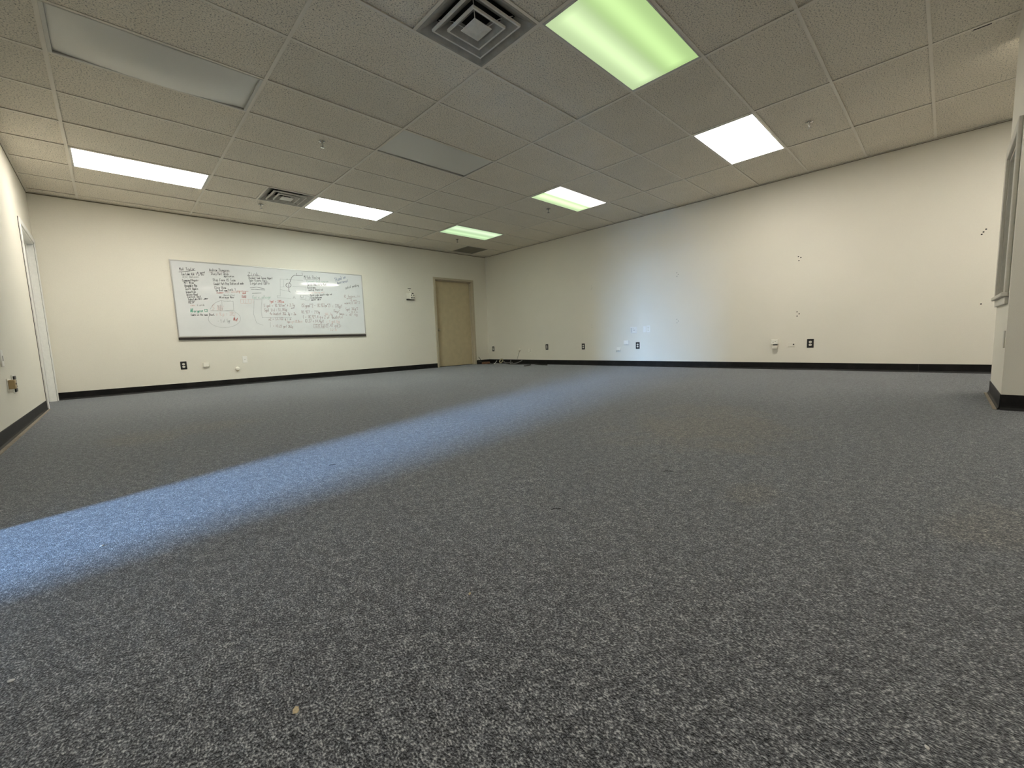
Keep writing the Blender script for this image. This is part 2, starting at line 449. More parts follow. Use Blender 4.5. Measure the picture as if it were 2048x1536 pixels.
# ------------------------------------------------------------------ baseboards (vinyl cove)
def cove(name, runs, label):
    """runs: list of (x0, y0, x1, y1, nx, ny): wall line and the direction into the room"""
    root = struct(empty(name), label)
    for x0, y0, x1, y1, nx, ny in runs:
        b = B()
        prof = [(0.0, 0.0), (0.016, 0.0), (0.0125, 0.006), (0.006, 0.018), (0.0045, 0.03), (0.004, 0.1), (0.0025, 0.103), (0.0, 0.103)]
        A = [b.bm.verts.new((x0 + nx * d, y0 + ny * d, z)) for d, z in prof]
        Z = [b.bm.verts.new((x1 + nx * d, y1 + ny * d, z)) for d, z in prof]
        for i in range(len(prof)):
            k = (i + 1) % len(prof)
            b.bm.faces.new((A[i], A[k], Z[k], Z[i]))
        b.bm.faces.new(A[::-1]); b.bm.faces.new(Z)
        b.obj('cove_strip', 'vinyl', root)
    return root
cove('baseboard_far', [(XL, YF, 3.2, YF, 0, -1), (3.2004, YF, 5.643, YF, 0, -1), (6.828, YF, XR, YF, 0, -1)], 'black vinyl cove base along the whiteboard wall')
cove('baseboard_right', [(XR, YB, XR, -1.2, -1, 0), (XR, -1.1996, XR, 2.46, -1, 0), (XR, 2.4604, XR, YF, -1, 0)], 'black vinyl cove base along the long bare wall')
bl = cove('baseboard_left', [(XL, 0.81, XL, 4.55, 1, 0), (XL, 4.5504, XL, 5.598, 1, 0), (XL, YB, XL, -0.29, 1, 0)], 'dusty black vinyl cove base along the wall with the white door')
B().box(XL + 0.014, XL + 0.034, 0.81, 4.55, 0, 0.007).box(XL + 0.013, XL + 0.027, 4.56, 5.59, 0, 0.006).obj('carpet_edge', 'cove_toe', bl)
bf = cove('baseboard_front', [(SX0, SY, SX1, SY, 0, 1), (SX0, SY - ST, SX0, SY, -1, 0), (SX1, SY - ST, SX1, SY, 1, 0), (SX0, SY - ST, SX1, SY - ST, 0, -1)], 'black vinyl cove base around the short partition wall')
B().box(SX0, SX1, SY + 0.014, SY + 0.03, 0, 0.006).obj('carpet_edge', 'cove_toe', bf)
cove('baseboard_rear', [(XL, YB, XR, YB, 0, 1)], 'black vinyl cove base along the rear wall')

# ------------------------------------------------------------------ doors and window
# olive door in the far wall (local x runs to world -x)
d1 = struct(empty('door_1', (0, YF, 0)), 'olive-beige flush door in a matching steel frame beside the corner')
B().box(5.643, 5.695, -0.018, 0.10, 0, 2.102, 0.003).obj('frame_jamb', 'doorframe', d1)
B().box(6.775, 6.827, -0.018, 0.10, 0, 2.102, 0.003).obj('frame_jamb', 'doorframe', d1)
B().box(5.695, 6.775, -0.018, 0.10, 2.050, 2.102, 0.003).obj('frame_head', 'doorframe', d1)
B().box(5.695, 5.711, 0.045, 0.088, 0, 2.05).box(6.759, 6.775, 0.045, 0.088, 0, 2.05).box(5.711, 6.759, 0.045, 0.088, 2.034, 2.05).obj('door_stop', 'doorframe', d1)
sl = B().box(5.70, 6.77, 0.09, 0.134, 0.012, 2.046, 0.002).obj('door_slab', 'door', d1)
kn = Matrix.Translation((5.775, 0.09, 0.885)) @ Matrix.Rotation(math.pi / 2, 4, 'X')
B().lathe([(0.032, 0), (0.032, 0.006), (0.012, 0.010), (0.011, 0.035), (0.022, 0.042), (0.027, 0.055), (0.024, 0.066), (0.010, 0.072)], kn).obj('door_knob', 'brass', sl, True)
B().box(5.66, 6.81, 0.134, 0.222, 0, 2.1).obj('backing', 'dark', d1)
# white door in the left wall
d2 = struct(empty('door_2', (XL, 0, 0)), 'white painted door in a white cased frame next to the whiteboard wall')
B().box(0.0005, 0.016, D2A - 0.066, D2A - 0.004, 0, D2H + 0.065, 0.003).obj('casing_side', 'trim_white', d2)
B().box(0.0005, 0.016, D2B + 0.004, D2B + 0.066, 0, D2H + 0.065, 0.003).obj('casing_side', 'trim_white', d2)
B().box(0.0005, 0.016, D2A - 0.004, D2B + 0.004, D2H + 0.003, D2H + 0.065, 0.003).obj('casing_head', 'trim_white', d2)
B().box(0.0005, 0.004, D2A - 0.0695, D2A - 0.066, 0, D2H + 0.066).box(0.0005, 0.006, D2B + 0.001, D2B + 0.004, 0, D2H).obj('shadow_gap', 'dark', d2)
B().box(-T, 0.004, D2A, D2A + 0.018, 0, D2H).box(-T, 0.004, D2B - 0.018, D2B, 0, D2H).box(-T, 0.004, D2A + 0.018, D2B - 0.018, D2H - 0.018, D2H).obj('jamb', 'trim_white', d2)
B().box(-0.062, -0.05, D2A + 0.018, D2A + 0.045, 0, D2H - 0.018).box(-0.062, -0.05, D2B - 0.045, D2B - 0.018, 0, D2H - 0.018).box(-0.062, -0.05, D2A + 0.045, D2B - 0.045, D2H - 0.045, D2H - 0.018).obj('door_stop', 'trim_white', d2)
sl = B().box(-0.102, -0.064, D2A + 0.02, D2B - 0.02, 0.01, D2H - 0.02, 0.002).obj('door_slab', 'trim_white', d2)
kn = Matrix.Translation((-0.064, D2A + 0.09, 0.95)) @ Matrix.Rotation(math.pi / 2, 4, 'Y')
B().lathe([(0.03, 0), (0.03, 0.006), (0.011, 0.01), (0.011, 0.03), (0.024, 0.038), (0.026, 0.05), (0.012, 0.058)], kn).obj('door_knob', 'brass', sl, True)
# small interior window in the short partition
w1 = struct(empty('window_1', (0, SY, 0)), 'small interior window with wide warm grey casing in the short partition')
cw = 0.072
B().box(WX0 - cw, WX0, 0, 0.02, WZ0 - 0.0, WZ1 + cw, 0.003).obj('casing_side', 'trim_grey', w1)
B().box(WX1, WX1 + cw, 0, 0.02, WZ0 - 0.0, WZ1 + cw, 0.003).obj('casing_side', 'trim_grey', w1)
B().box(WX0, WX1, 0, 0.02, WZ1, WZ1 + cw, 0.003).obj('casing_head', 'trim_grey', w1)
B().box(WX0 - cw - 0.012, WX1 + cw + 0.012, 0, 0.034, WZ0 - 0.028, WZ0, 0.004).obj('window_sill', 'trim_grey', w1)
B().box(WX0 - cw, WX1 + cw, 0, 0.016, WZ0 - 0.078, WZ0 - 0.028, 0.003).obj('apron', 'trim_grey', w1)
B().box(WX0, WX0 + 0.02, -ST, 0.0, WZ0, WZ1).box(WX1 - 0.02, WX1, -ST, 0.0, WZ0, WZ1).box(WX0 + 0.02, WX1 - 0.02, -ST, 0.0, WZ1 - 0.02, WZ1).box(WX0 + 0.02, WX1 - 0.02, -ST, 0.0, WZ0, WZ0 + 0.02).obj('jamb', 'trim_grey', w1)
B().box(WX0 + 0.02, WX1 - 0.02, -0.034, -0.028, WZ0 + 0.02, WZ1 - 0.02).obj('pane', 'glass', w1)

# ------------------------------------------------------------------ suspended ceiling
ceil = struct(empty('ceiling', (0, 0, 0)), 'suspended ceiling of speckled mineral tiles in an off-white metal grid')
B().box(XL - T, XR + T, YB - T, YF + T, H + 0.6, H + 0.68).obj('deck', 'plenum', ceil)
IX = list(range(0, 6)); xs = [XL] + [i * TX for i in IX] + [XR]
JY = list(range(-7, 12)); ys = [j * TY for j in JY] + [YF]
FW, FT = 0.0125, 0.0015               # half width and thickness of the tee flange
mtee = B().box(-FW, FW, 0, 1, 0, FT).box(-0.003, 0.003, 0, 1, FT, 0.035).mesh('main_tee')
for i in IX:
    x = i * TX
    for y0, y1 in (((YB, SY - ST), (SY, YF)) if SX0 < x < SX1 else ((YB, YF),)):
        o = link('main_tee', mtee, 'tee', ceil); o.location = (x, y0, H); o.scale = (1, y1 - y0, 1)
ctee = B().box(0, 1, -FW * 0.9, FW * 0.9, 0.0002, FT + 0.0002).box(0, 1, -0.003, 0.003, FT, 0.03).mesh('cross_tee')
def cross(x0, x1, y):
    o = link('cross_tee', ctee, 'tee', ceil); o.location = (x0, y, H); o.scale = (x1 - x0, 1, 1)
for a, b in zip(xs, xs[1:]):
    for j in JY:
        y = j * TY
        for p, q in [(a, b)]:
            p2, q2 = (p + FW if p > XL else p), (q - FW if q < XR else q)
            if q2 - p2 > 0.05: cross(p2, q2, y)
# wall angles
for (x0, x1, y0, y1) in ((XL, XR, YF - 0.022, YF), (XL, XL + 0.022, YB, YF - 0.022), (XR - 0.022, XR, YB, YF - 0.022), (SX0, SX1, SY, SY + 0.022), (SX0, SX1, SY - ST - 0.022, SY - ST), (SX0 - 0.022, SX0, SY - ST, SY), (SX1, SX1 + 0.022, SY - ST, SY), (XL + 0.022, XR - 0.022, YB, YB + 0.022)):
    B().box(x0, x1, y0, y1, H - 0.0006, H + 0.0009).obj('wall_angle', 'tee', ceil)

MT['gap'] = simple('brown_shadow_grime_gap', (0.16, 0.125, 0.075), 0.9, var=0.3, scale=6)  # brown of the strips that paint the shadow line and grime below the wall angles
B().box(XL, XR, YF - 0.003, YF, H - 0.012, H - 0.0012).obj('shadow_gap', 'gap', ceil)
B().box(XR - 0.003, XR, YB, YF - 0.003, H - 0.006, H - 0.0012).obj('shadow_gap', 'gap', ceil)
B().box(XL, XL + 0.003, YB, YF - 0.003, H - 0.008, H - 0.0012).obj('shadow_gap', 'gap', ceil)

LIGHTS = {(0, 8): 'bright_b', (2, 8): 'cool', (4, 8): 'mint', (0, 4): 'off', (2, 4): 'sag', (4, 4): 'half',
          (0, 0): 'rear', (2, 0): 'green', (4, 0): 'bright_b', (0, -4): 'rear', (2, -4): 'rear', (4, -4): 'bright_b'}
DIFF = [(1, 1), (1, 8)]
tile_cache = {}
def tile(x0, x1, y0, y1, lift=0.0, tilt=0.0):
    k = (round(x1 - x0, 3), round(y1 - y0, 3))
    if k not in tile_cache:
        hx, hy = k[0] / 2 - 0.007, k[1] / 2 - 0.007
        tile_cache[k] = B().box(-hx, hx, -hy, hy, 0, 0.016, 0.0015).mesh('tile')
    o = link('tile', tile_cache[k], 'tile', ceil)
    o.location = ((x0 + x1) / 2, (y0 + y1) / 2, H + FT + 0.0035 + lift)
    o.rotation_euler = (tilt, 0, 0)
for ci, (a, b) in enumerate(zip(xs, xs[1:])):
    i = ci - 1
    for rj, (c, d) in enumerate(zip(ys, ys[1:])):
        j = JY[rj]
        if (i, j) in LIGHTS: continue
        if (i, j) in DIFF:
            tile(a, b - TY, c, d, 0.004, 0.012 if j == 1 else 0.0)
            o = link('cross_tee', ctee, 'tee', ceil)
            o.location = (b - TY, c + FW, H); o.rotation_euler = (0, 0, math.pi / 2); o.scale = (TY - 2 * FW, 1, 1)
            continue
        if (i, j) == (5, 10):
            tile(a + TY, b, c, d); continue
        lift = random.choice((0, 0, 0.001, 0.002, 0.004))
        tilt = random.choice((0, 0, 0, 0.003, -0.003, 0.006))
        if abs(tilt) > 0: lift += abs(tilt) * TY / 2
        if (i, j) in ((4, -2),): lift, tilt = 0.004, 0.006
        if c < SY < d and a < SX1 and b > SX0:
            lb = B().box(a + 0.007, b - 0.007, SY + 0.002, d - 0.007, 0, 0.016)      # notched around the partition
            if a < SX0 - 0.05: lb.box(a + 0.007, SX0 - 0.002, c + 0.007, SY + 0.002, 0, 0.016)
            if b > SX1 + 0.05: lb.box(SX1 + 0.002, b - 0.007, c + 0.007, SY + 0.002, 0, 0.016)
            o = lb.obj('tile', 'tile', ceil); o.location = (0, 0, H + FT + 0.0035)
            continue
        tile(a, b, c, d, lift, tilt)

# ------------------------------------------------------------------ fluorescent fixtures
LIGHT_LABEL = {(0, 8): 'brightly lit warm white ceiling light by the white door', (2, 8): 'lit cool white ceiling light beside the air diffuser',
               (4, 8): 'dim mint green ceiling light nearest the olive door', (0, 4): 'unlit ceiling light with shaded grey lens',
               (2, 4): 'unlit ceiling light with a sagging crooked lens', (4, 4): 'half pinkish half green weak ceiling light',
               (0, 0): 'lit ceiling light over the doorway to the hall', (2, 0): 'large dim green ceiling light beside the big square air diffuser',
               (4, 0): 'brightly lit warm white ceiling light near the long bare wall',
               (0, -4): 'lit ceiling light near the rear wall on the hall side', (2, -4): 'lit ceiling light in the middle of the rear row', (4, -4): 'lit ceiling light behind the short partition'}
hx, hy = TX / 2 - FW, TY / 2 - FW
def sag_lens(depth, skew):
    """thin bowed acrylic sheet: lower face, upper face and rim with explicit winding"""
    nx, ny, lx, ly = 20, 12, hx - 0.012, hy - 0.008
    V, Fc = [], []
    for dz in (0.0, 0.003):
        for p in range(nx + 1):
            for q in range(ny + 1):
                z = -depth * math.sin(math.pi * p / nx) * (0.35 + 0.65 * math.sin(math.pi * q / ny)) + skew * q / ny
                short = (0.004 + 0.016 * min(1, max(0, (p / nx - 0.1) * 4)) + 0.002 * math.sin(p * 1.7)) if skew else 0.0
                V.append((-lx + 2 * lx * p / nx, -ly + (2 * ly - short) * q / ny, z + dz))
    n1 = (nx + 1) * (ny + 1); ix = lambda p, q, k=0: k * n1 + p * (ny + 1) + q
    for p in range(nx):
        for q in range(ny):
            Fc.append((ix(p, q), ix(p, q + 1), ix(p + 1, q + 1), ix(p + 1, q)))
            Fc.append((ix(p, q, 1), ix(p + 1, q, 1), ix(p + 1, q + 1, 1), ix(p, q + 1, 1)))
    me = D.meshes.new('lens'); me.from_pydata(V, [], Fc); me.update(); return me
for (i, j), kind in LIGHTS.items():
    r = empty('ceiling_light', ((i + 0.5) * TX, (j + 0.5) * TY, H))
    tag(r, LIGHT_LABEL[(i, j)], 'ceiling light', 'recessed fluorescent ceiling lights')
    h = 0.12
    B().box(-hx - 0.006, hx + 0.006, -hy - 0.006, hy + 0.006, h, h + 0.004).box(-hx - 0.006, -hx - 0.002, -hy, hy, 0.004, h).box(hx + 0.002, hx + 0.006, -hy, hy, 0.004, h).box(-hx, hx, -hy - 0.006, -hy - 0.002, 0.004, h).box(-hx, hx, hy + 0.002, hy + 0.006, 0.004, h).obj('housing', 'fixture', r)
    e = 0.022
    fr = B().box(-hx, -hx + e, -hy, hy, -0.002, 0.006, 0.001).box(hx - e, hx, -hy, hy, -0.002, 0.006, 0.001).box(-hx + e, hx - e, -hy, -hy + 0.009, -0.002, 0.006).box(-hx + e, hx - e, hy - 0.009, hy, -0.002, 0.006)
    if kind == 'sag':
        fr.bm.free()
        link('lens', sag_lens(0.010, 0.006), LENS['off'], r, True, (0, 0, 0.004))
    elif kind == 'off':
        fr.obj('lens_frame', 'fixture', r)
        link('lens', sag_lens(0.060, 0), LENS['off'], r, True, (0, 0, 0.016))
    else:
        fr.obj('lens_frame', 'fixture', r)
        B().box(-hx + e, hx - e, -hy + 0.009, hy - 0.009, 0.0, 0.003).obj('lens', LENS[kind], r)

# ------------------------------------------------------------------ air diffusers and return grille
DL = {(1, 1): 'large square stepped air diffuser beside the big green light', (1, 8): 'square stepped air diffuser with sooty louvres beside the cool white light'}
for (i, j) in DIFF:
    r = empty('air_diffuser', ((i + 1) * TX - TY / 2, (j + 0.5) * TY, H))
    tag(r, DL[(i, j)], 'air diffuser', 'square ceiling air diffusers')
    s = TY / 2 - FW
    B().box(-s, s, -s, -s + 0.014, 0, 0.002).box(-s, s, s - 0.014, s, 0, 0.002).box(-s, -s + 0.014, -s + 0.014, s - 0.014, 0, 0.002).box(s - 0.014, s, -s + 0.014, s - 0.014, 0, 0.002).frustum(s - 0.014, 0.0, 0.19, 0.058, 0.002).obj('flange', 'sooty', r)
    for a, za, b_, zb in ((0.213, -0.010, 0.128, 0.046), (0.140, -0.016, 0.070, 0.036)):
        B().frustum(a - 0.010, za + 0.002, b_, zb, 0.0025).obj('louvre_ring', 'sooty', r)
        B().frustum(a, za, a - 0.011, za, 0.003).frustum(a + 0.001, za + 0.014, a, za, 0.002).obj('louvre_lip', 'louvre', r)
    B().frustum(0.075, -0.016, 0.03, -0.024, 0.003).box(-0.031, 0.031, -0.031, 0.031, -0.024, -0.021).obj('centre_plate', 'louvre', r)
    for sx, sy in ((-1, -1), (1, -1), (1, 1), (-1, 1)):
        B().tube([(sx * 0.03, sy * 0.03, -0.02), (sx * 0.11, sy * 0.11, 0.045), (sx * 0.18, sy * 0.18, 0.06)], 0.003, 5, 1).obj('support_rod', 'louvre', r)
    B().box(-0.2, 0.2, -0.2, 0.2, 0.11, 0.115).box(-0.2, -0.195, -0.2, 0.2, 0.064, 0.11).box(0.195, 0.2, -0.2, 0.2, 0.064, 0.11).box(-0.195, 0.195, -0.2, -0.195, 0.064, 0.11).box(-0.195, 0.195, 0.195, 0.2, 0.064, 0.11).obj('neck', 'dark', r)
r = empty('return_grille', (5 * TX + TY / 2, 10.5 * TY, H)); tag(r, 'dark slatted return air grille in the ceiling above the olive door corner', 'air grille')
s = TY / 2 - FW
B().box(-s, s, -s, -s + 0.025, -0.004, 0.004).box(-s, s, s - 0.025, s, -0.004, 0.004).box(-s, -s + 0.025, -s + 0.025, s - 0.025, -0.004, 0.004).box(s - 0.025, s, -s + 0.025, s - 0.025, -0.004, 0.004).obj('frame', 'grille', r)
sm = B().box(-s + 0.025, s - 0.025, -0.001, 0.001, -0.012, 0.012).mesh('slat')
for k in range(22):
    o = link('slat', sm, 'grille', r); o.location = (0, -s + 0.04 + k * (2 * s - 0.08) / 21, 0.006); o.rotation_euler = (0.7, 0, 0)
B().box(-s, s, -s, s, 0.05, 0.054).obj('back_box', 'grille', r)
o = link('cross_tee', ctee, 'tee', ceil); o.location = (5 * TX + TY, 10 * TY + FW, H); o.rotation_euler = (0, 0, math.pi / 2); o.scale = (TY - 2 * FW, 1, 1)
# ragged hole at a tile edge
B().box(4 * TX + 0.014, 4 * TX + 0.03, -1.53, -1.44, H + 0.001, H + 0.0022).obj('tile_hole', 'dark', ceil)

# ------------------------------------------------------------------ sprinklers
SPR = [(1.92, 3.19, 'chrome fire sprinkler head midway between the two unlit lights'),
       (1.93, 5.70, 'fire sprinkler head beside the sooty air diffuser'),
       (5.55, 3.24, 'fire sprinkler head beside the half pinkish half green light'),
       (5.55, 5.75, 'fire sprinkler head beside the dim mint light'),
       (5.57, -0.32, 'fire sprinkler head beside the bright light near the long bare wall')]
spr_mesh = {
    'escutcheon': B().lathe([(0.036, -0.0005), (0.036, -0.004), (0.030, -0.008), (0.014, -0.012), (0.010, -0.013)], n=24).mesh('escutcheon'),
    'body': B().lathe([(0.010, -0.010), (0.010, -0.024), (0.006, -0.027), (0.004, -0.030), (0.004, -0.05)], n=14).mesh('body'),
    'frame_arm': B().tube([(0.011, 0, -0.022), (0.016, 0, -0.032), (0.012, 0, -0.046), (0.002, 0, -0.056)], 0.0026, 6, 3).mesh('frame_arm'),
    'deflector': B().lathe([(0.003, -0.054), (0.006, -0.058), (0.019, -0.059), (0.019, -0.061), (0.003, -0.062)], n=18).mesh('deflector')}
for x, y, lab in SPR:
    r = empty('fire_sprinkler', (x, y, H + FT)); tag(r, lab, 'sprinkler', 'ceiling fire sprinklers')
    for n in ('escutcheon', 'body', 'deflector'): link(n, spr_mesh[n], 'chrome', r, True)
    for a in (0, math.pi):
        o = link('frame_arm', spr_mesh['frame_arm'], 'chrome', r, True); o.rotation_euler = (0, 0, a + 0.6)

# ------------------------------------------------------------------ whiteboard
BX0, BX1, BZ0, BZ1 = 0.896, 3.934, 0.818, 2.006
wb = empty('whiteboard', (0, YF, 0)); tag(wb, 'long wall-mounted whiteboard covered in handwritten notes and sums', 'whiteboard')
B().box(BX0 + 0.012, BX1 - 0.012, -0.016, -0.002, BZ0 + 0.012, BZ1 - 0.012).obj('writing_surface', 'board', wb)
B().box(BX0, BX1, -0.022, 0, BZ1 - 0.016, BZ1, 0.003).obj('frame_rail', 'alu', wb)
B().box(BX0, BX0 + 0.016, -0.022, 0, BZ0, BZ1 - 0.016, 0.003).obj('frame_rail', 'alu', wb)
B().box(BX1 - 0.016, BX1, -0.022, 0, BZ0, BZ1 - 0.016, 0.003).obj('frame_rail', 'alu', wb)
B().box(BX0 + 0.002, BX1 - 0.002, -0.026, 0, BZ0 - 0.004, BZ0 + 0.016, 0.003).obj('frame_rail', 'alu', wb)
B().box(BX0 + 0.004, BX1 - 0.004, -0.030, 0, BZ0 - 0.038, BZ0 - 0.004, 0.003).obj('bottom_rail_and_shadow', 'alu_dark', wb)  # dark rail, drawn taller to take in the shadow band beneath it

GL = {'a': '45/4505032212324/4542', 'A': '022842/1434'}
# single-stroke hand lettering: digits are x,y pairs on a 5 x 9 grid (baseline y=2, x-height y=5, cap y=8)
GLYPH = dict(zip('abcdefghijklmnopqrstuvwxyz', (
    '4515030212324345 4542', '0802 0435450343321202', '4515030412024 2'.replace(' ', ''), '4842 4434150312324 3'.replace(' 3', '3'), '04443515040312 32'.replace(' 32', '32'),
    '382817 1712 0535', '4515030412324 5 45401000'.replace(' 5 ', '5 '), '0802 0415354442', '1512 1716', '252010 2726', '0802 350412 2342'.replace(' 2342', ' 1342'), '181202'.replace('02', '22'),
    '0502 04152422 24354442', '0502 0415354442', '1535443312032415'.replace('032415', '03 0315'), '0500 041535433212 03'.replace(' 03', '03'), '4540 4415040312 4 3'.replace(' 4 3', '43'), '0502 041535', '4515043433120 2'.replace(' 2', '2'),
    '181322 0535', '0503123243 4542', '051245'.replace('12', '22'), '0512253245'.replace('12', '12'), '0542 0245', '0522 4510', '05450242')))
GLYPH.update(dict(zip('ABCDEFGHIJKLMNOPQRSTUVWXYZ', (
    '022842 1434', '0208384736054 5'.replace('054 5', '05') + ' 3543331202', '4737180703123243'.replace('3737', '37'), '0208284643320 2'.replace(' 2', '2'), '48080242 0535', '480802 0535', '4738180703123243 4525',
    '0208 4842 0545', '2822 1838 1232', '4843321203', '0208 480542'.replace('480542', '48 4805 0542'), '080242', '0208254842', '02084248', '1838474332120307 0718', '02083847463505', '1838474332120307 0718 2442', '02083847463505 2542',
    '47381807164433120 3'.replace(' 3', '3'), '0848 2822', '0803123243 4348', '082248', '0812253248', '0842 0248', '0825 4825 2522', '08480242'))))
GLYPH.update({'0': '1838474332120307 0718', '1': '172822', '2': '0718384702 0242'.replace('4702', '47 4702'), '3': '0718384735 354433 3212'.replace('354433 3212', '3544 4432 3212 1203'), '4': '38043 444 3832'.replace('38043 444', '3804 0444'),
              '5': '4808 0805 05354433 3212 1203', '6': '3818040312324334 3405', '7': '084822', '8': '18384736 3605 0503 0312 1232 3243 4305 0507 0718', '9': '4535060718384742',
              '.': '2223', ',': '2311', '=': '0535 0333', '-': '0535', '+': '0444 2622', '/': '0148', '(': '38262432', ')': '18262412', '!': '2824 2223', ':': '2524 2223', '^': '162836', '*': '0347 0743',
              '#': '1218 3238 0444 0646', '_': '0242', "'": '2826', '?': '0738473524 2322', '>': '070542'[:4] + '42'})

def photo_point(u, v, Y):
    """point of the plane y = Y that the photograph shows at pixel (u, v)"""
    d = ROT @ Vector(((u - 1024) / F_PX, 1.0, -(v - 768) / F_PX))
    return CAM + d * ((Y - CAM.y) / d.y)
def bp(u, v):      # pixel of the close-up of the board -> board plane x, z
    p = photo_point(320 + u / 4.6545, 500 + v / 4.6545, YF - 0.0165)
    return p.x, p.z
YW = -0.0168
def ribbon(b, pts, wd):
    for (x0, z0), (x1, z1) in zip(pts, pts[1:]):
        dx, dz = x1 - x0, z1 - z0; L = math.hypot(dx, dz)
        if L < 1e-5: continue
        nx, nz = -dz / L * wd / 2, dx / L * wd / 2; ex, ez = dx / L * wd * 0.35, dz / L * wd * 0.35
        b.poly([(x0 + nx - ex, YW, z0 + nz - ez), (x0 - nx - ex, YW, z0 - nz - ez), (x1 - nx + ex, YW, z1 - nz + ez), (x1 + nx + ex, YW, z1 + nz + ez)])
rw = random.Random(3)
def write(txt, u0, v0, u1, v1, hpx, c='k', wd=0.0042):
    x0, z0 = bp(u0, v0); x1, z1 = bp(u1, v1); _, zt = bp(u0, v0 - hpx)
    cap = (zt - z0) / 6.0
    n = len(txt); L = math.hypot(x1 - x0, z1 - z0); adv = L / n
    ca, sa = (x1 - x0) / L, (z1 - z0) / L
    b = B()
    for i, ch in enumerate(txt):
        jx, jz = rw.uniform(-0.08, 0.08) * adv, rw.uniform(-0.25, 0.25) * cap
        sl = 0.10
        for st in GLYPH.get(ch, '').split():
            pts = []
            for k in range(0, len(st) - 1, 2):
                gx, gz = int(st[k]), int(st[k + 1])
                lx = i * adv + gx / 4.0 * adv * 0.74 + jx + (gz - 2) * cap * sl
                lz = (gz - 2) * cap + jz
                pts.append((x0 + lx * ca - lz * sa, z0 + lx * sa + lz * ca))
            ribbon(b, pts, wd)
    b.obj('handwriting', INK[c], wb)['kind'] = 'stuff'
def draw(name, strokes, c='g', wd=0.006):
    b = B()
    for s in strokes: ribbon(b, [bp(u, v) for u, v in s], wd)
    b.obj(name, INK[c], wb)['kind'] = 'stuff'
def arc(cx, cy, rx, ry, a0, a1, n=20):
    return [(cx + rx * math.cos(math.radians(a0 + (a1 - a0) * k / n)), cy - ry * math.sin(math.radians(a0 + (a1 - a0) * k / n))) for k in range(n + 1)]
